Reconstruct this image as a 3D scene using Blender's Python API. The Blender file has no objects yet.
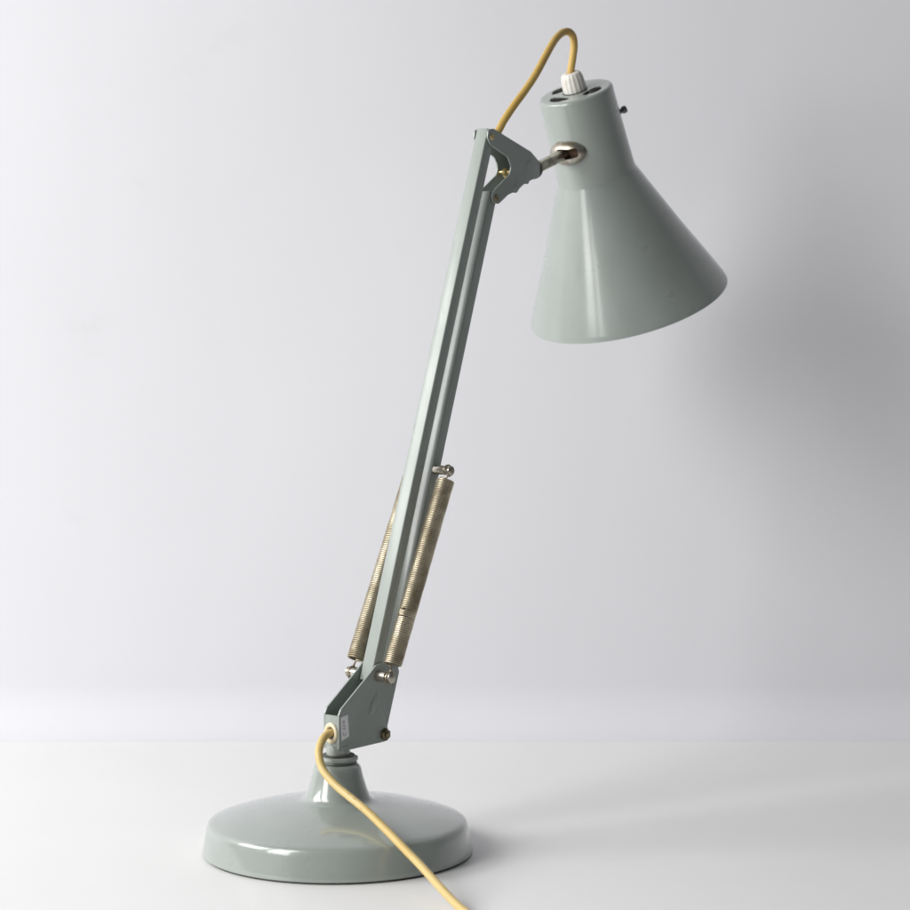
import bpy, bmesh, math, random
from mathutils import Vector, Matrix
random.seed(7)
S = bpy.context.scene
C = S.collection
CM = 0.01
V = Vector
PI = math.pi

# ------------------------------------------------------------------ materials
def newmat(name):
    m = bpy.data.materials.new(name); m.use_nodes = True
    nt = m.node_tree; b = nt.nodes['Principled BSDF']
    return m, nt, b
def N(nt, t, **kw):
    n = nt.nodes.new(t)
    for k, v in kw.items():
        if k in n.inputs.keys(): n.inputs[k].default_value = v
        else: setattr(n, k, v)
    return n
def ramp(nt, src, stops):
    r = nt.nodes.new('ShaderNodeValToRGB'); e = r.color_ramp.elements
    e[0].position, e[0].color = stops[0][0], (*stops[0][1], 1)
    e[1].position, e[1].color = stops[-1][0], (*stops[-1][1], 1)
    for p, c in stops[1:-1]:
        q = e.new(p); q.color = (*c, 1)
    nt.links.new(src, r.inputs[0]); return r
def g3(x): return (x, x, x)
def objcoord(nt):
    return N(nt, 'ShaderNodeTexCoord').outputs['Object']

def paint(name, col, rough=0.3, coat=0.6, specks=True):
    m, nt, b = newmat(name); L = nt.links.new; co = objcoord(nt)
    n1 = N(nt, 'ShaderNodeTexNoise', Scale=14.0, Detail=4.0); L(co, n1.inputs['Vector'])
    a = tuple(c*0.93 for c in col); c2 = tuple(min(1, c*1.06) for c in col)
    r1 = ramp(nt, n1.outputs['Fac'], [(0.3, a), (0.7, c2)])
    out = r1.outputs[0]
    if specks:   # tiny chips and dirt in the old enamel
        n2 = N(nt, 'ShaderNodeTexNoise', Scale=260.0, Detail=2.0, Roughness=0.6); L(co, n2.inputs['Vector'])
        r2 = ramp(nt, n2.outputs['Fac'], [(0.755, g3(0.0)), (0.775, g3(1.0))])
        mx = N(nt, 'ShaderNodeMix', data_type='RGBA'); L(r2.outputs[0], mx.inputs[0]); L(out, mx.inputs[6])
        mx.inputs[7].default_value = (0.09, 0.08, 0.065, 1); out = mx.outputs[2]
    if specks:
        mp = N(nt, 'ShaderNodeMapping'); L(co, mp.inputs['Vector']); mp.inputs['Scale'].default_value = (260, 260, 16); mp.inputs['Rotation'].default_value = (0.2, -0.25, 0)
        n5 = N(nt, 'ShaderNodeTexNoise', Scale=1.0, Detail=3.0); L(mp.outputs[0], n5.inputs['Vector'])
        r5 = ramp(nt, n5.outputs['Fac'], [(0.66, g3(0)), (0.78, g3(.5))])
        m5 = N(nt, 'ShaderNodeMix', data_type='RGBA'); L(r5.outputs[0], m5.inputs[0]); L(out, m5.inputs[6])
        m5.inputs[7].default_value = (0.17, 0.17, 0.15, 1); out = m5.outputs[2]
    L(out, b.inputs['Base Color'])
    n3 = N(nt, 'ShaderNodeTexNoise', Scale=22.0, Detail=5.0); L(co, n3.inputs['Vector'])
    rr = ramp(nt, n3.outputs['Fac'], [(0.3, g3(rough*0.8)), (0.75, g3(rough*1.35))]); L(rr.outputs[0], b.inputs['Roughness'])
    b.inputs['Coat Weight'].default_value = coat; b.inputs['Coat Roughness'].default_value = 0.07 if coat > .9 else 0.16
    nb = N(nt, 'ShaderNodeTexNoise', Scale=55.0, Detail=3.0); L(co, nb.inputs['Vector'])
    bp = N(nt, 'ShaderNodeBump', Strength=0.045, Distance=0.002); L(nb.outputs['Fac'], bp.inputs['Height'])
    L(bp.outputs[0], b.inputs['Normal']); L(bp.outputs[0], b.inputs['Coat Normal'])
    return m

def metal(name, c_lo, c_hi, rough=0.3, scale=40):
    m, nt, b = newmat(name); L = nt.links.new; co = objcoord(nt)
    n1 = N(nt, 'ShaderNodeTexNoise', Scale=float(scale), Detail=6.0, Roughness=0.65); L(co, n1.inputs['Vector'])
    r1 = ramp(nt, n1.outputs['Fac'], [(0.36, c_lo), (0.62, c_hi)]); L(r1.outputs[0], b.inputs['Base Color'])
    r2 = ramp(nt, n1.outputs['Fac'], [(0.35, g3(rough*1.6)), (0.65, g3(rough*0.8))]); L(r2.outputs[0], b.inputs['Roughness'])
    b.inputs['Metallic'].default_value = 0.95
    bp = N(nt, 'ShaderNodeBump', Strength=0.12, Distance=0.0015); L(n1.outputs['Fac'], bp.inputs['Height']); L(bp.outputs[0], b.inputs['Normal'])
    return m

def plain(name, lo, hi, rough=0.5, scale=30, bump=0.1, spec=0.5):
    m, nt, b = newmat(name); L = nt.links.new; co = objcoord(nt)
    n1 = N(nt, 'ShaderNodeTexNoise', Scale=float(scale), Detail=5.0); L(co, n1.inputs['Vector'])
    r1 = ramp(nt, n1.outputs['Fac'], [(0.35, lo), (0.65, hi)]); L(r1.outputs[0], b.inputs['Base Color'])
    b.inputs['Roughness'].default_value = rough; b.inputs['Specular IOR Level'].default_value = spec
    if bump:
        bp = N(nt, 'ShaderNodeBump', Strength=bump, Distance=0.001); L(n1.outputs['Fac'], bp.inputs['Height']); L(bp.outputs[0], b.inputs['Normal'])
    return m

GREEN = (0.300, 0.333, 0.307)
M_paint = paint('sage_enamel', GREEN, 0.32, 0.7, False)
M_arm = paint('sage_enamel_arm', GREEN, 0.42, 0.35)
M_inner = plain('shade_inner_white', (0.70, 0.70, 0.68), (0.76, 0.76, 0.74), 0.45)
M_nickel = metal('aged_nickel', (0.27, 0.235, 0.18), (0.64, 0.61, 0.54), 0.25, 70)
M_spring = metal('brassy_spring_steel', (0.30, 0.255, 0.175), (0.60, 0.545, 0.42), 0.33, 45)
M_brass = metal('brass_screw', (0.45, 0.33, 0.12), (0.85, 0.70, 0.38), 0.25, 120)
M_bolt = metal('dark_bronze_bolt', (0.12, 0.10, 0.06), (0.34, 0.29, 0.18), 0.38, 150)
M_dark = plain('blackened_steel_and_gap_shade', (0.03, 0.03, 0.028), (0.06, 0.058, 0.05), 0.45)
M_cord = plain('yellowed_cord', (0.55, 0.39, 0.12), (0.68, 0.51, 0.21), 0.42, 60, 0.05)
def cordmat(name, a, b2):
    m, nt, b = newmat(name); L = nt.links.new; co = objcoord(nt)
    n1 = N(nt, 'ShaderNodeTexNoise', Scale=28.0, Detail=5.0); L(co, n1.inputs['Vector'])
    r1 = ramp(nt, n1.outputs['Fac'], [(0.33, a), (0.66, b2)])
    n2 = N(nt, 'ShaderNodeTexNoise', Scale=75.0, Detail=4.0, Roughness=0.7); L(co, n2.inputs['Vector'])
    r2 = ramp(nt, n2.outputs['Fac'], [(0.60, g3(0)), (0.74, g3(.75))])
    mx = N(nt, 'ShaderNodeMix', data_type='RGBA'); L(r2.outputs[0], mx.inputs[0]); L(r1.outputs[0], mx.inputs[6])
    mx.inputs[7].default_value = (.30, .19, .07, 1); L(mx.outputs[2], b.inputs['Base Color'])
    b.inputs['Roughness'].default_value = .45
    bp = N(nt, 'ShaderNodeBump', Strength=.15, Distance=.001); L(n2.outputs['Fac'], bp.inputs['Height']); L(bp.outputs[0], b.inputs['Normal'])
    return m
M_cord_low = cordmat('yellowed_cord_pale', (.60, .43, .15), (.70, .54, .24))
M_cord_up = cordmat('yellowed_cord_mustard', (.50, .32, .075), (.60, .41, .12))  # deeper tone paints in the upper cord's shadow along with its dirt and ageing
M_cream = plain('cream_rubber', (0.72, 0.62, 0.42), (0.80, 0.71, 0.52), 0.5)
M_plug = plain('ivory_plastic', (0.66, 0.63, 0.57), (0.76, 0.74, 0.69), 0.35, 80)
M_stick = plain('grey_sticker', (0.80, 0.80, 0.83), (0.86, 0.86, 0.88), 0.35, 200)
M_ink = plain('faded_ink', (0.30, 0.28, 0.34), (0.40, 0.38, 0.43), 0.6, 300)
M_felt = plain('black_felt', (0.012, 0.012, 0.012), (0.03, 0.03, 0.03), 0.95, 300, 0.3)

# ------------------------------------------------------------------ mesh helpers (centimetres in, metres out)
def tag(o, label=None, cat=None, kind=None):
    if label: o['label'] = label
    if cat: o['category'] = cat
    if kind: o['kind'] = kind
    return o
def finish(name, bm, mats, parent=None, angle=35, recalc=True):
    if recalc: bmesh.ops.recalc_face_normals(bm, faces=bm.faces)
    bmesh.ops.scale(bm, vec=(CM, CM, CM), verts=bm.verts)
    me = bpy.data.meshes.new(name); bm.to_mesh(me); bm.free()
    for m in (mats if isinstance(mats, (list, tuple)) else [mats]): me.materials.append(m)
    for p in me.polygons: p.use_smooth = True
    me.set_sharp_from_angle(angle=math.radians(angle))
    o = bpy.data.objects.new(name, me); C.objects.link(o)
    if parent: o.parent = parent
    return o
def frame_of(axis, hint=V((0, 0, 1))):
    a = V(axis).normalized()
    if abs(a.dot(hint)) > 0.97: hint = V((1, 0, 0))
    x = (hint - a*hint.dot(a)).normalized(); y = a.cross(x)
    return x, y, a
def lathe(bm, prof, origin=(0, 0, 0), axis=(0, 0, 1), seg=64, closed=False, mi=None, hint=V((0, 0, 1)), wob=None):
    x, y, a = frame_of(axis, hint); o = V(origin); rings = []
    for k, (r, z) in enumerate(prof):
        if r < 1e-5: rings.append([bm.verts.new(o + a*z)])
        else:
            rr = []
            for i in range(seg):
                t = 2*PI*i/seg; q = r*(wob(t, k) if wob else 1)
                rr.append(bm.verts.new(o + a*z + x*(q*math.cos(t)) + y*(q*math.sin(t))))
            rings.append(rr)
    n = len(rings)
    for k in range(n if closed else n-1):
        A, B = rings[k], rings[(k+1) % n]
        for i in range(seg):
            j = (i+1) % seg
            if len(A) == 1 and len(B) == 1: continue
            if len(A) == 1: f = bm.faces.new((A[0], B[i], B[j]))
            elif len(B) == 1: f = bm.faces.new((A[i], A[j], B[0]))
            else: f = bm.faces.new((A[i], A[j], B[j], B[i]))
            if mi: f.material_index = mi(k)
def rounded(prof, rad, steps=5, closed=False):
    """round the corners of a 2-D polyline; rad a number or a list"""
    out = []; n = len(prof)
    for i, p in enumerate(prof):
        r = rad[i] if isinstance(rad, (list, tuple)) else rad
        if (not closed and i in (0, n-1)) or r <= 0: out.append(tuple(p)); continue
        p = V((p[0], p[1])); a = V(prof[i-1][:2]); b = V(prof[(i+1) % n][:2])
        d1, d2 = (a-p), (b-p); l1, l2 = d1.length, d2.length; d1.normalize(); d2.normalize()
        ang = d1.angle(d2)
        if ang > PI-0.02: out.append(tuple(p)); continue
        t = min(r/math.tan(ang/2), l1*0.49, l2*0.49)
        s, e = p+d1*t, p+d2*t
        for k in range(steps+1):
            w = k/steps; q = s*(1-w)**2 + p*2*w*(1-w) + e*w*w
            out.append((q.x, q.y))
    return out
def prism(bm, poly, o, e1, e2, e3, t0, t1, bev=0.03, mi=0):
    """extrude a 2-D outline (in e1,e2) from t0 to t1 along e3"""
    o, e1, e2, e3 = V(o), V(e1), V(e2), V(e3)
    a = [bm.verts.new(o + e1*p[0] + e2*p[1] + e3*t0) for p in poly]
    b = [bm.verts.new(o + e1*p[0] + e2*p[1] + e3*t1) for p in poly]
    fs = [bm.faces.new(a), bm.faces.new(b[::-1])]; n = len(poly)
    for i in range(n): fs.append(bm.faces.new((a[i], b[i], b[(i+1) % n], a[(i+1) % n])))
    for f in fs: f.material_index = mi
    if bev > 0:
        es = set(e for e in fs[0].edges) | set(e for e in fs[1].edges)
        bmesh.ops.bevel(bm, geom=list(es), offset=bev, segments=2, affect='EDGES', profile=0.5)
def beam(bm, p, q, side, w, h, bev=0.1, seg=3):
    """rectangular bar from p to q; side = thickness direction (w), h the other"""
    p, q, side = V(p), V(q), V(side).normalized(); d = (q-p).normalized(); up = d.cross(side).normalized()
    vs = []
    for base in (p, q):
        vs.append([bm.verts.new(base + side*(sx*w/2) + up*(sy*h/2)) for sx, sy in ((-1, -1), (1, -1), (1, 1), (-1, 1))])
    a, b = vs; es = []
    bm.faces.new(a[::-1]); bm.faces.new(b)
    for i in range(4): bm.faces.new((a[i], a[(i+1) % 4], b[(i+1) % 4], b[i]))
    bm.edges.ensure_lookup_table()
    es = [e for v in a+b for e in v.link_edges]
    bmesh.ops.bevel(bm, geom=list(set(es)), offset=bev, segments=seg, affect='EDGES', profile=0.5)
def cyl(bm, p, q, r, seg=32, bev=0.04, r2=None):
    p, q = V(p), V(q); L = (q-p).length; r2 = r if r2 is None else r2
    b = min(bev, L*0.4, r*0.4)
    lathe(bm, [(0, 0), (r-b, 0), (r-b*0.3, b*0.3), (r, b), (r2, L-b), (r2-b*0.3, L-b*0.3), (r2-b, L), (0, L)], p, q-p, seg)
def catmull(pts, n=10):
    P = [V(p) for p in pts]; P = [P[0]*2-P[1]] + P + [P[-1]*2-P[-2]]; out = []
    for i in range(1, len(P)-2):
        a, b, c, d = P[i-1:i+3]
        for k in range(n):
            t = k/n
            out.append(0.5*((2*b) + (c-a)*t + (2*a-5*b+4*c-d)*t*t + (3*b-a-3*c+d)*t**3))
    out.append(P[-2]); return out
def tube(bm, pts, r, seg=12, cap=True, rfun=None):
    n = len(pts); T = [(pts[min(i+1, n-1)] - pts[max(i-1, 0)]).normalized() for i in range(n)]
    x = frame_of(T[0])[0]; rings = []
    for i in range(n):
        x = (x - T[i]*x.dot(T[i])).normalized(); y = T[i].cross(x); rr = rfun(i/(n-1)) if rfun else r
        rings.append([bm.verts.new(pts[i] + x*(rr*math.cos(2*PI*k/seg)) + y*(rr*math.sin(2*PI*k/seg))) for k in range(seg)])
    for i in range(n-1):
        for k in range(seg):
            j = (k+1) % seg; bm.faces.new((rings[i][k], rings[i][j], rings[i+1][j], rings[i+1][k]))
    if cap: bm.faces.new(rings[0][::-1]); bm.faces.new(rings[-1])

# ------------------------------------------------------------------ the lamp (origin: centre of its base on the table; cm)
AZ = math.radians(50)
U = V((math.cos(AZ), math.sin(AZ), 0))          # direction the arm leans towards
Nn = V((math.sin(AZ), -math.cos(AZ), 0))        # pivot axis of all joints
Z = V((0, 0, 1))
def A(s, z, off=0): return U*s + Z*z + Nn*off   # point of the arm plane

lamp = bpy.data.objects.new('desk_lamp', None); C.objects.link(lamp)
lamp.location = (-0.0961, 0, 0); lamp.empty_display_size = 0.05
tag(lamp, 'grey-green enamelled metal desk lamp with sprung arm, conical shade, round base and yellow cord', 'desk lamp')

# base -------------------------------------------------
bm = bmesh.new()
prof = [(0, 0.22), (10.75, 0.22), (10.92, 0.14), (11.02, 0.2), (11.02, 0.32), (10.98, 0.6), (10.72, 2.0), (10.66, 2.35), (10.55, 2.58), (10.35, 2.74), (10.0, 2.88),
        (9.2, 3.17), (8.0, 3.50), (6.5, 3.84), (5.0, 4.10), (4.0, 4.24), (3.30, 4.33), (2.92, 4.43), (2.70, 4.62), (2.55, 4.95),
        (2.30, 5.7), (2.12, 6.3), (2.02, 6.75), (1.96, 7.0), (1.88, 7.18), (1.76, 7.31), (1.60, 7.39), (1.4, 7.42), (0, 7.42)]
lathe(bm, prof, seg=160)
base = finish('base', bm, paint('sage_enamel_base', GREEN, 0.30, 1.0, False), lamp, 50)
bm = bmesh.new(); lathe(bm, [(0, 0.0), (10.8, 0.0), (10.8, 0.2), (0, 0.2)], seg=96)
finish('base_pad', bm, M_felt, lamp)

# swivel collar and stem
bm = bmesh.new()
lathe(bm, rounded([(0, 7.40), (1.50, 7.40), (1.50, 7.50), (1.36, 7.54), (1.36, 7.62), (1.60, 7.66), (1.60, 7.94), (1.42, 8.0), (0, 8.0)], [0, .02, .02, .02, .02, .1, .1, .03, 0], 4), (0.1, 0, 0), seg=64)
col = finish('swivel_collar', bm, M_arm, lamp, 40)
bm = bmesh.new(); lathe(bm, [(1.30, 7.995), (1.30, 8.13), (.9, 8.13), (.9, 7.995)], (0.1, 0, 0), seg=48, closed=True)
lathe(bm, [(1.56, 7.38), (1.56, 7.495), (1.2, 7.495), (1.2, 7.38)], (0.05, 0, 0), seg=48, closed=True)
finish('dark_ring', bm, M_dark, col)  # near-black rings put the shade of the collar gaps into colour
bm = bmesh.new()
lathe(bm, rounded([(0, 7.9), (0.98, 7.9), (0.98, 8.55), (0.9, 8.9), (0, 8.9)], [0, .02, .2, .1, 0], 4), (0.07, 0.02, 0), seg=48)
finish('swivel_stem', bm, M_arm, lamp, 40)

# lower bracket: two cheek plates joined by a web at the cord side -----
plate = [(3.82, 15.05), (3.2, 14.55), (-0.42, 11.98), (-0.70, 11.50), (-0.70, 8.62), (0.85, 8.50), (4.95, 8.55), (5.55, 9.05), (5.2, 9.75), (6.78, 14.35), (5.95, 14.75), (4.5, 15.15)]
plate = rounded(plate, [0.25, .0, .5, .2, .15, .6, .5, .35, .3, .3, .3, .3], 5, True)
bm = bmesh.new()
prism(bm, plate, (0, 0, 0), U, Z, Nn, 0.70, 0.84, 0.035)
prism(bm, plate, (0, 0, 0), U, Z, Nn, -0.84, -0.70, 0.035)
prism(bm, [(-0.695, 8.63), (-0.50, 8.63), (-0.50, 11.42), (-0.695, 11.42)], (0, 0, 0), U, Z, Nn, -0.695, 0.695, 0.03)
prism(bm, [(-0.6, 8.60), (1.6, 8.60), (1.6, 8.75), (-0.6, 8.75)], (0, 0, 0), U, Z, Nn, -0.69, 0.69, 0.03)
# embossed pivot ridge stamped into the front cheek
rg = [A(3.95, 12.95, .80), A(3.75, 12.3, .84), A(3.45, 11.6, .85), A(3.12, 10.95, .79)]
tube(bm, catmull(rg, 8), .16, 16, True, lambda t: .05+.20*math.sin(PI*t**1.6))
bracket = finish('lower_bracket', bm, M_arm, lamp, 30)
bm = bmesh.new()   # cream grommet ring in the web
ring = []
xg, yg = Nn, Z; cg = A(-0.74, 9.96, 0)
prof = []
for k in range(12):
    t = 2*PI*k/12; prof.append((0.56+0.16*math.cos(t), 0.16*math.sin(t)))
lathe(bm, prof, cg, -U, 40, closed=True)
g = finish('grommet', bm, M_cream, bracket)
for vv in g.data.vertices:   # oval, taller than wide
    c0 = cg*CM; vv.co.z = c0.z + (vv.co.z-c0.z)*1.22
bm = bmesh.new()
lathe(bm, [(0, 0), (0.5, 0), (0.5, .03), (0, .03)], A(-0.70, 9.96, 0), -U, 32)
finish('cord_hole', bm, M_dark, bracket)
# sticker with worn, illegible marks
bm = bmesh.new()
prism(bm, [(-0.52, 11.30), (0.36, 11.42), (0.52, 9.62), (-0.40, 9.36)], (0, 0, 0), U, Z, Nn, 0.843, 0.856, 0)
def mark(poly): prism(bm, poly, (0, 0, 0), U, Z, Nn, 0.8565, 0.8600, 0, 1)
def rect(x, z, w, h): mark([(x-w/2, z-h/2), (x+w/2, z-h/2), (x+w/2, z+h/2), (x-w/2, z+h/2)])
rect(-.16, 10.98, .26, .07); rect(-.16, 10.88, .26, .05); rect(-.16, 10.78, .26, .07)
rect(-.10, 10.58, .34, .08)
mark([(-.25, 10.36), (.08, 10.46), (.08, 10.40), (-.25, 10.30)]); mark([(-.25, 10.36), (.08, 10.24), (.08, 10.30), (-.25, 10.42)])
for k in range(9):
    t0 = math.radians(-60+35*k/1.1); t1 = math.radians(-60+35*(k+1)/1.1-3)
    if 8 >= k:
        c = (-.06, 9.93)
        f = lambda t, r: (c[0]+r*.20*math.cos(t+2.6), c[1]+r*.18*math.sin(t+2.6))
        if k != 0: mark([f(t0, 1.0), f(t1, 1.0), f(t1, .66), f(t0, .66)])
finish('maker_sticker', bm, [M_stick, M_ink], bracket)

# bars -------------------------------------------------
b1a, b1b = A(3.95, 13.55), A(18.93, 59.62)
d1 = (A(18.93, 58.9)-A(4.05, 14.15)).normalized()
bm = bmesh.new()
p0 = A(4.05, 14.15)+d1*(-0.55); p1 = A(18.93, 58.9)+d1*0.62
beam(bm, p0, p1, Nn, 1.24, 1.10, 0.10)
bar1 = finish('arm_bar', bm, M_arm, lamp, 40)
tag(bar1, 'pale-lit rear bar nearer the cord side of the arm')
d2 = (A(19.35, 53.7)-A(4.68, 9.1)).normalized()
bm = bmesh.new()
beam(bm, A(4.68, 9.1)-d2*0.5, A(19.35, 53.7)+d2*0.5, Nn, 1.20, 1.0, 0.10)
bar2 = finish('arm_bar', bm, M_arm, lamp, 40)
tag(bar2, 'front bar on the shade side carrying the upper spring pins')

# pivots -----------------------------------------------
def headbolt(s, z, o0, o1, r, mat, name='bolt', hexa=False, parent=lamp, slot=True):
    bm = bmesh.new()
    sg = 1 if o1 > o0 else -1; L = abs(o1-o0)
    if hexa:
        lathe(bm, [(0, 0), (r, 0), (r, L*0.7), (r*0.86, L), (0, L)], A(s, z, o0), Nn*sg, 6)
        lathe(bm, [(0, L), (r*.5, L), (r*.5, L*1.3), (r*.35, L*1.5), (0, L*1.5)], A(s, z, o0), Nn*sg, 20)
    else:
        lathe(bm, rounded([(0, 0), (r, 0), (r, L*0.6), (r*0.7, L), (0, L*1.05)], [0, 0, L*.4, L*.4, 0], 4), A(s, z, o0), Nn*sg, 28)
        if slot: prism(bm, [(-r*.75, -r*.12), (r*.75, -r*.12), (r*.75, r*.12), (-r*.75, r*.12)], A(s, z, 0), (U+Z).normalized(), (Z-U).normalized(), Nn, o0+(o1-o0)*.99, o0+(o1-o0)*1.09, 0)
    return finish(name, bm, mat, parent, 35)
headbolt(4.85, 9.15, 0.84, 1.16, 0.52, M_bolt, hexa=True)
headbolt(4.80, 9.12, -0.84, -1.1, 0.45, M_bolt)
headbolt(18.93, 58.90, 0.80, 0.92, 0.26, M_brass)
headbolt(18.93, 58.90, -0.80, -1.02, 0.33, M_nickel)
headbolt(19.50, 53.71, 0.80, 0.96, 0.32, M_bolt)
headbolt(19.50, 53.71, -0.80, -0.96, 0.32, M_bolt)

# upper bracket ----------------------------------------
ub = [(18.45, 59.55), (19.15, 59.62), (24.3, 57.85), (25.62, 56.95), (25.62, 55.75), (24.15, 55.30), (23.95, 55.02), (23.4, 55.02), (22.75, 54.62), (22.35, 54.22), (21.75, 54.22), (21.15, 54.02), (19.85, 53.20), (19.05, 53.28), (18.95, 54.05), (19.6, 54.62), (21.35, 55.75), (21.62, 56.5), (21.1, 57.3), (18.73, 58.25), (18.33, 58.85)]
rd = [.35, .3, .8, .5, .3, .1, .1, .1, .2, .2, .2, .3, .4, .4, .3, .3, .4, .45, .5, .5, .3]
ub = rounded(ub, rd, 5, True)
bm = bmesh.new()
prism(bm, ub, (0, 0, 0), U, Z, Nn, 0.68, 0.80, 0.035)
prism(bm, ub, (0, 0, 0), U, Z, Nn, -0.80, -0.68, 0.035)
prism(bm, rounded([(24.2, 55.45), (25.55, 55.82), (25.55, 56.90), (24.3, 57.70), (22.6, 58.30), (22.6, 58.15), (24.1, 57.6), (25.35, 56.8), (25.35, 56.0), (24.2, 55.6)], .05, 3, True), (0, 0, 0), U, Z, Nn, -0.675, 0.675, 0.02)
upb = finish('upper_bracket', bm, M_arm, lamp, 30)
bm = bmesh.new()
cyl(bm, A(21.75, 56.0, -.95), A(21.75, 56.0, .6), .17)
lathe(bm, [(0, 0), (.34, 0.0), (.42, .12), (.36, .32), (.2, .42), (0, .45)], A(21.70, 55.95, -.1), Nn, 24)
finish('clamp_screw', bm, M_brass, upb)
headbolt(24.14, 56.72, .80, .87, .34, M_arm, 'rivet', parent=upb, slot=False)
headbolt(22.1, 54.62, .80, .88, .26, M_arm, 'rivet', parent=upb, slot=False)

# spring pins and springs ------------------------------
def pin(s, z, o0, o1, q=.46):
    bm = bmesh.new(); sg = 1 if o1 > o0 else -1; L = abs(o1-o0)
    prof = [(0, 0), (q-.03, 0), (q, .05), (q, L-.62), (q-.12, L-.56), (q-.12, L-.26), (q, L-.2), (q, L-.05), (q-.06, L), (0, L)]
    lathe(bm, prof, A(s, z, o0), Nn*sg, 32)
    return finish('spring_pin', bm, M_nickel, lamp, 40)
LP = (4.05, 14.15); UP = (11.62, 30.72)
for sg in (1, -1):
    pin(*LP, .85*sg, 2.45*sg); pin(*UP, .60*sg, 2.45*sg if sg > 0 else -2.1, .40)
def spring(sg):
    off = 2.06*sg
    lo, hi = A(*LP, off), A(*UP, off if sg > 0 else -1.72); ax = (hi-lo).normalized(); L = (hi-lo).length
    x = Nn*sg; y = ax.cross(x).normalized()
    R, w = .70, .083
    z0, z1 = 1.12, L-.86
    turns = 100; pts = []
    st = 20
    def P(r, t, z): return lo + ax*z + x*(r*math.cos(t)) + y*(r*math.sin(t))
    # lower hook round the pin
    c = lo; h = []
    for k in range(15):
        t = math.radians(-200 + 290*k/14)   # loop in the plane of ax / y round the pin
        h.append(c + y*(.50*math.cos(t)) + ax*(.50*math.sin(t)) + x*(.14-.24*k/14))
    pts += h + [lo + ax*.62 + x*(-.02) + y*(.05), lo + ax*.86 - x*.2 + y*.18, P(R*.8, PI*.78, z0-.1)]
    n = turns*st
    for i in range(n+1):
        f = i/n; t = PI + 2*PI*turns*f
        r = R
        if sg > 0 and abs(f-.265) < .013: r = R + .24*max(0, math.cos(t+1.25))**3
        r += .012*math.sin(37*f)*math.sin(11*f)      # a bruised coil
        zz = z0 + (z1-z0)*f
        pts.append(P(r, t, zz))
    pts += [P(R*.7, PI*1.15, z1+.12), hi - ax*.62 + x*.05, ]
    for k in range(15):
        t = math.radians(-100 + 290*k/14)
        pts.append(hi + y*(.46*math.cos(t)) + ax*(.46*math.sin(t)) + x*(.14-.26*k/14))
    bm = bmesh.new(); tube(bm, pts, w, 7)
    return finish('spring', bm, M_spring, lamp, 80, recalc=False)
sp = spring(1); tag(sp, 'brassy coil spring on the near side of the arm')
lo, hi = A(*LP, 2.06), A(*UP, 2.06); axs = (hi-lo).normalized(); sy = axs.cross(Nn).normalized()
kn = lo + axs*(1.12 + .265*((hi-lo).length-1.98)); kw = (Nn*math.cos(-1.45) + sy*math.sin(-1.45)); kt = axs.cross(kw)
bm = bmesh.new()
pts = []
for k in range(37):
    t = 2*PI*2.2*k/36
    pts.append(kn + kw*(.80+.10*math.cos(t)) + kt*(.22*math.sin(t*.5)) + axs*(-.28+.56*k/36+.10*math.sin(t)))
tube(bm, pts, .085, 8)
finish('rusty_kink', bm, metal('rusted_wire', (.10, .055, .025), (.34, .22, .12), .5, 200), sp, 80, recalc=False)
sp = spring(-1); tag(sp, 'brassy coil spring half hidden on the far side of the arm')

# shade ------------------------------------------------
P0 = V((21.66, 27.0, 59.38))
Ax = V((0.258, 0.300, -0.918)).normalized()      # towards the open rim
cap = P0 - Ax*4.62
E1 = V((0.967, -0.132, 0.219)); E1 = (E1 - Ax*E1.dot(Ax)).normalized()
F = Ax.cross(E1).normalized()
if F.y > 0: F = -F                                # F: towards the viewer's side
outer = rounded([(0, 0), (2.6, 0), (3.41, 0.0), (3.43, 1.2)], [0, 0, .95, 0], 16) + [(3.48, 3.0), (3.56, 6.0)] + rounded([(3.62, 7.4), (3.66, 8.02), (3.95, 8.66)], .9, 6) + [
         (5.0, 11.02), (6.5, 14.42), (8.12, 17.85), (9.22, 20.25), (9.35, 20.57), (9.40, 20.78)]
inner = [(9.30, 20.80), (9.25, 20.60), (9.1, 20.22), (7.99, 17.85), (6.37, 14.44), (4.87, 11.05), (3.82, 8.65), (3.62, 8.2), (3.52, 7.9), (3.48, 7.5), (3.42, 6.0), (3.34, 3.0), (3.29, .9), (3.22, .5), (3.0, .2), (2.7, .12), (0, .12)]
bm = bmesh.new(); no = len(outer)
lathe(bm, outer+inner, cap, Ax, 128, mi=lambda k: 0 if k < no else 1, hint=F)
shade = finish('shade', bm, [M_paint, M_inner], lamp, 60)
# vent slots in the cap, really cut through
bm = bmesh.new()
for az in (-47, 52, -140):
    a0 = math.radians(az); poly = []
    hw, r0 = 0.70, 2.10; span = math.radians(31)
    for i in range(13):
        t = a0 - span + 2*span*i/12; w = hw*(0.55+0.45*math.cos((i-6)/6*PI)**2 if abs(i-6) > 3 else 1.0)*math.sqrt(max(0.05, 1-((i-6)/6.3)**2))
        poly.append((t, r0+w))
    for i in range(12, -1, -1):
        t = a0 - span + 2*span*i/12; w = hw*math.sqrt(max(0.05, 1-((i-6)/6.3)**2))
        poly.append((t, r0-w*0.9))
    prism(bm, [(r*math.sin(t), r*math.cos(t)) for t, r in poly], cap, E1, F, -Ax, -1.0, 1.0, 0)
cut = finish('slot_cutter', bm, M_paint, lamp)
md = shade.modifiers.new('slots', 'BOOLEAN'); md.object = cut; md.operation = 'DIFFERENCE'; md.solver = 'EXACT'
bpy.context.view_layer.update()
dg = bpy.context.evaluated_depsgraph_get()
me = bpy.data.meshes.new_from_object(shade.evaluated_get(dg)); old = shade.data
shade.modifiers.clear(); shade.data = me; bpy.data.objects.remove(cut)
for p in shade.data.polygons: p.use_smooth = True
shade.data.set_sharp_from_angle(angle=math.radians(17))

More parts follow.
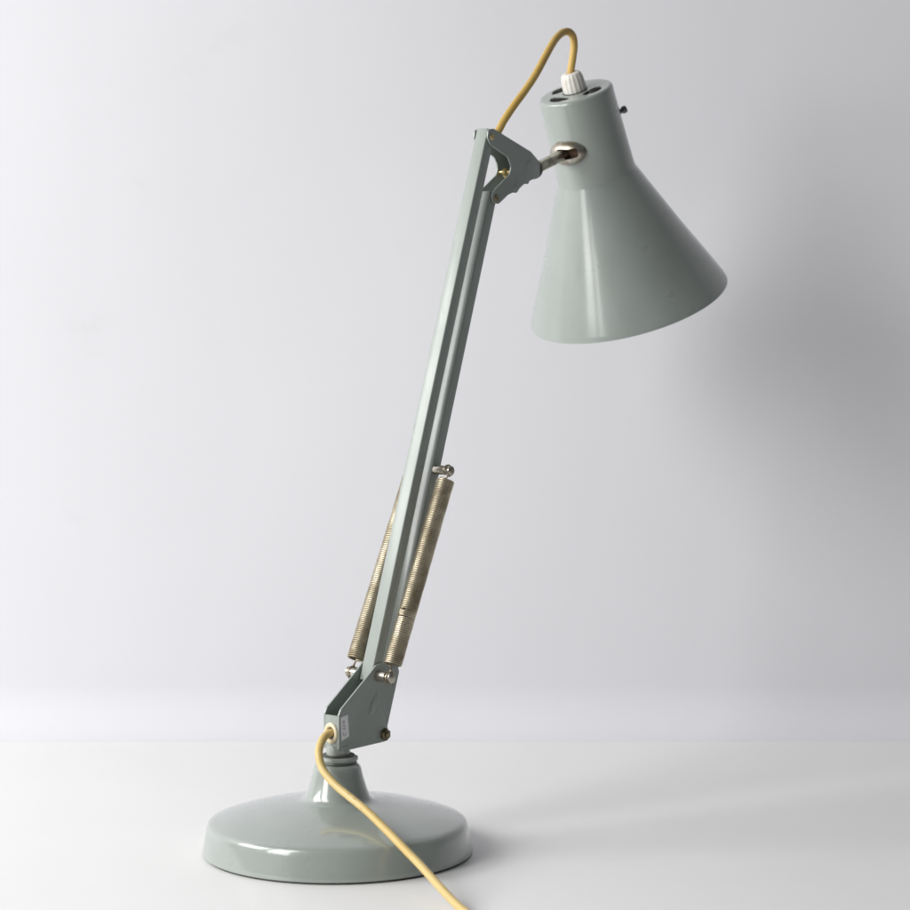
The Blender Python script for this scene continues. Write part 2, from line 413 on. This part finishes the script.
# socket and bulb inside, seen only from below
bm = bmesh.new()
lathe(bm, rounded([(0, .45), (1.2, .45), (1.2, 1.5), (3.15, 1.6), (3.15, 1.8), (1.4, 1.9), (2.0, 1.6), (2.0, 6.2), (1.6, 6.2), (0, 6.2)], .08, 3), cap, Ax, 40)  # wide dark flange added to block light, so the vent slots look black
holder = finish('lamp_holder_with_light_blocker', bm, M_dark, shade, 35)
bm = bmesh.new()
lathe(bm, [(0, 6.21), (1.3, 6.21), (1.4, 7.4), (2.0, 9.0), (2.75, 10.6), (2.95, 12.0), (2.7, 13.3), (1.9, 14.3), (.9, 14.8), (0, 14.9)], cap, Ax, 40)
finish('bulb', bm, plain('opal_glass', (.78, .78, .76), (.82, .82, .8), .15, 10, 0), holder, 60)

# ivory cord grip on the cap
bm = bmesh.new()
lathe(bm, [(0, -.02), (1.0, -.02), (1.04, .04), (1.05, .45), (1.02, .9), (.98, 1.3), (.90, 1.58), (.80, 1.72), (.62, 1.80), (.40, 1.80), (.38, 1.6), (0, 1.6)],
      cap, -Ax, 144, hint=F, wob=lambda t, k: 1+(0.016*(1 if math.sin(16*t) > 0 else -1) if 1 <= k <= 6 else 0))
finish('cord_grip', bm, M_plug, shade, 30)
bm = bmesh.new()
lathe(bm, [(0, -.03), (1.15, -.03), (1.15, .06), (0, .06)], cap, -Ax, 40)  # washer under the cord grip
finish('dark_ring', bm, M_dark, shade)

# switch knob poking out at the right of the cap
kd = (E1*0.93 - F*0.30 - Ax*.12).normalized(); kc = cap + Ax*3.55
bm = bmesh.new()
cyl(bm, kc + kd*3.3, kc + kd*3.8, .22, 24); cyl(bm, kc + kd*3.8, kc + kd*4.25, .34, 24, .1)
finish('switch_knob', bm, metal('dull_steel', (.10, .10, .10), (.26, .25, .25), .4, 120), shade)

# ball socket and rod
w = (E1*math.sin(math.radians(-33)) + F*math.cos(math.radians(-33))).normalized()
wt = w.cross(Ax).normalized()
if wt.x < 0: wt = -wt                      # along the shade wall, to the right
sc = P0 + Ax*0.0 + w*3.22
def dome_mesh():
    bm = bmesh.new(); n, m = 56, 14; rings = []
    for k in range(m+1):
        t = PI/2*k/m; rings.append([bm.verts.new(sc + wt*(1.88*math.cos(t)*math.cos(2*PI*i/n)) + Ax*(1.20*math.cos(t)*math.sin(2*PI*i/n)) + w*(1.12*math.sin(t))) for i in range(n)] if k < m else [bm.verts.new(sc + w*1.12)])
    low_ring = [bm.verts.new(v.co - w*.5) for v in rings[0]]
    bm.faces.new(low_ring)
    for i in range(n):
        j2 = (i+1) % n
        bm.faces.new((low_ring[i], low_ring[j2], rings[0][j2], rings[0][i]))
        for k in range(m-1): bm.faces.new((rings[k][i], rings[k][j2], rings[k+1][j2], rings[k+1][i]))
        bm.faces.new((rings[m-1][i], rings[m-1][j2], rings[m][0]))
    return bm
M_rust = plain('rusted_slot', (.03, .02, .013), (.075, .045, .028), .75, 120, .1, .2)
dome = finish('ball_socket', dome_mesh(), [M_nickel, M_rust], shade, 60)
rod0 = A(25.4, 56.28); rod1 = sc + w*.72 - wt*.15
bm = bmesh.new()   # the slot in which the rod swings, cut into the socket
poly = rounded([(-.55, -.66), (1.5, -.52), (1.55, .26), (-.55, .42)], .3, 5, True)
prism(bm, poly, sc, wt, Ax, w, .44, 1.8, 0, 1)
cut = finish('slot_cutter', bm, [M_nickel, M_rust], lamp)
md = dome.modifiers.new('slot', 'BOOLEAN'); md.object = cut; md.operation = 'DIFFERENCE'; md.solver = 'EXACT'
bpy.context.view_layer.update(); dg = bpy.context.evaluated_depsgraph_get()
me = bpy.data.meshes.new_from_object(dome.evaluated_get(dg))
dome.modifiers.clear(); dome.data = me; bpy.data.objects.remove(cut)
dome.data.set_sharp_from_angle(angle=math.radians(40))
bm = bmesh.new()
dd = (rod1-rod0).normalized()
path = catmull([rod0, rod0+dd*1.5, rod0+dd*3.0, rod1-dd*1.1, rod1-dd*.2+w*.02, rod1+(dd-w*.8).normalized()*.35], 8)
tube(bm, path, .52, 28)
finish('pivot_rod', bm, M_nickel, lamp, 50)
bm = bmesh.new(); cyl(bm, rod0+dd*.10, rod0+dd*.62, .86, 40, .1); finish('rod_nut', bm, M_dark, lamp)
bm = bmesh.new(); cyl(bm, rod0+dd*.60, rod0+dd*.84, .68, 40, .06); finish('rod_collar', bm, M_nickel, lamp)

# cord -------------------------------------------------
gp = cap - Ax*1.75
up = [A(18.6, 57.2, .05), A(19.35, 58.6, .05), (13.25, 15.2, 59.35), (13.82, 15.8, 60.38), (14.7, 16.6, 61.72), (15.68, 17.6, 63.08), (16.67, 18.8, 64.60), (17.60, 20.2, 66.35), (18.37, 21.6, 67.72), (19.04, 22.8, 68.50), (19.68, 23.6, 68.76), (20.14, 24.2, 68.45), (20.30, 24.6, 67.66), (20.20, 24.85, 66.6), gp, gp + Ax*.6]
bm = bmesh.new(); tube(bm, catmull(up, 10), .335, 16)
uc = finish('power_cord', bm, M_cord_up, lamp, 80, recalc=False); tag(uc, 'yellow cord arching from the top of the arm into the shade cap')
low = [A(0.2, 10.2, 0), A(-.5, 10.05, 0), (-0.90, -1.1, 9.85), (-1.24, -1.9, 9.35), (-1.36, -2.6, 8.6), (-1.0, -3.2, 7.5), (0.0, -4.1, 6.48), (1.25, -5.2, 5.68), (2.49, -6.4, 4.95), (3.55, -7.7, 4.26), (4.61, -9.2, 3.57),
       (5.66, -11.0, 2.92), (7.01, -13.4, 2.13), (8.48, -16.3, 1.22), (9.6, -18.6, .62), (10.5, -20.6, 0.36), (11.8, -23.9, 0.34), (13.4, -29, 0.34), (17, -37, 0.34), (24, -48, .34), (36, -60, .34)]
bm = bmesh.new(); tube(bm, catmull(low, 10), .325, 16)
lc = finish('power_cord', bm, M_cord_low, lamp, 80, recalc=False); tag(lc, 'yellow cord leaving the lower bracket and running over the base onto the table')

# ------------------------------------------------------------------ setting
def sheet(name, mat, x0, x1, y0, y1, z0, z1, bev):
    bm = bmesh.new()
    prism(bm, [(x0, y0), (x1, y0), (x1, y1), (x0, y1)], (0, 0, 0), (1, 0, 0), (0, 1, 0), (0, 0, 1), z0, z1, bev)
    return finish(name, bm, mat)
def paper(name, col, rough, sc):
    m, nt, b = newmat(name); L = nt.links.new; co = objcoord(nt)
    n1 = N(nt, 'ShaderNodeTexNoise', Scale=float(sc), Detail=6.0, Roughness=0.6); L(co, n1.inputs['Vector'])
    r1 = ramp(nt, n1.outputs['Fac'], [(0.3, tuple(c*.985 for c in col)), (0.7, col)])
    n2 = N(nt, 'ShaderNodeTexNoise', Scale=1.7, Detail=3.0); L(co, n2.inputs['Vector'])   # faint unevenness
    r2 = ramp(nt, n2.outputs['Fac'], [(0.35, g3(0.965)), (0.65, g3(1.0))])
    mx = N(nt, 'ShaderNodeMix', data_type='RGBA', blend_type='MULTIPLY'); mx.inputs[0].default_value = 1
    L(r1.outputs[0], mx.inputs[6]); L(r2.outputs[0], mx.inputs[7])
    n4 = N(nt, 'ShaderNodeTexNoise', Scale=11.0, Detail=4.0, Roughness=0.55); L(co, n4.inputs['Vector'])   # a few faint smudges
    r4 = ramp(nt, n4.outputs['Fac'], [(0.66, g3(1.0)), (0.76, g3(0.97))])
    m4 = N(nt, 'ShaderNodeMix', data_type='RGBA', blend_type='MULTIPLY'); m4.inputs[0].default_value = 1
    L(mx.outputs[2], m4.inputs[6]); L(r4.outputs[0], m4.inputs[7]); L(m4.outputs[2], b.inputs['Base Color'])
    b.inputs['Roughness'].default_value = rough
    n3 = N(nt, 'ShaderNodeTexNoise', Scale=60.0, Detail=4.0); L(co, n3.inputs['Vector'])
    bp = N(nt, 'ShaderNodeBump', Strength=0.05, Distance=0.001); L(n3.outputs['Fac'], bp.inputs['Height']); L(bp.outputs[0], b.inputs['Normal'])
    return m
table = sheet('table_top', paper('white_table', (.845, .842, .833), .45, 8), -160, 160, -120, 47.4, -3, 0, 0)
tag(table, kind='structure')
fil = [(47.4+5.0*math.sin(PI/2*k/40), 5.0-5.0*math.cos(PI/2*k/40)) for k in range(41)]   # the backdrop sweeps up off the table
bm = bmesh.new()
prism(bm, [(47.4, -3), (58, -3), (58, 220), (52.4, 220)] + fil[::-1], (0, 0, 0), (0, 1, 0), (0, 0, 1), (1, 0, 0), -260, 260, 0)
wall = finish('wall', bm, paper('cool_white_wall', (.782, .782, .813), .8, 3), None, 50)
tag(wall, kind='structure')

# ------------------------------------------------------------------ light
W = bpy.data.worlds.new('World'); S.world = W; W.use_nodes = True
bg = W.node_tree.nodes['Background']; bg.inputs[0].default_value = (.93, .96, 1.0, 1); bg.inputs[1].default_value = 0.125
def area(name, loc, target, sx, sy, power, col=(1, 1, 1), spread=180):
    l = bpy.data.lights.new(name, 'AREA'); l.shape = 'RECTANGLE'; l.size = sx; l.size_y = sy; l.energy = power; l.color = col
    l.spread = math.radians(spread)
    o = bpy.data.objects.new(name, l); C.objects.link(o); o.location = loc
    o.rotation_euler = (V(target)-V(loc)).to_track_quat('-Z', 'Y').to_euler(); return o
head = V((.13, .27, .55))
kdir = V((-.715, -.65, .26)).normalized()
area('key_softbox', head + kdir*2.3, (.05, .2, .40), .74, 1.5, 33, (1, .995, .985))
area('side_softbox', (-3.1, -.38, 1.75), (.1, .40, .30), 1.6, 1.4, 84, (1, .99, .985))

# ------------------------------------------------------------------ camera
cd = bpy.data.cameras.new('Camera'); cam = bpy.data.objects.new('Camera', cd); C.objects.link(cam); S.camera = cam
cam.location = (0, -2.0, 0.4765); cam.rotation_euler = (math.radians(90-4.3), 0, 0)
cd.sensor_width = 36; cd.lens = 36*2479/910; cd.clip_start = .05; cd.clip_end = 50
cd.dof.use_dof = True; cd.dof.focus_distance = 2.08; cd.dof.aperture_fstop = 6.7
S.render.engine = 'CYCLES'
S.view_settings.view_transform = 'Standard'; S.view_settings.look = 'None'; S.view_settings.exposure = 0; S.view_settings.gamma = 1
S.render.resolution_x = S.render.resolution_y = 1024
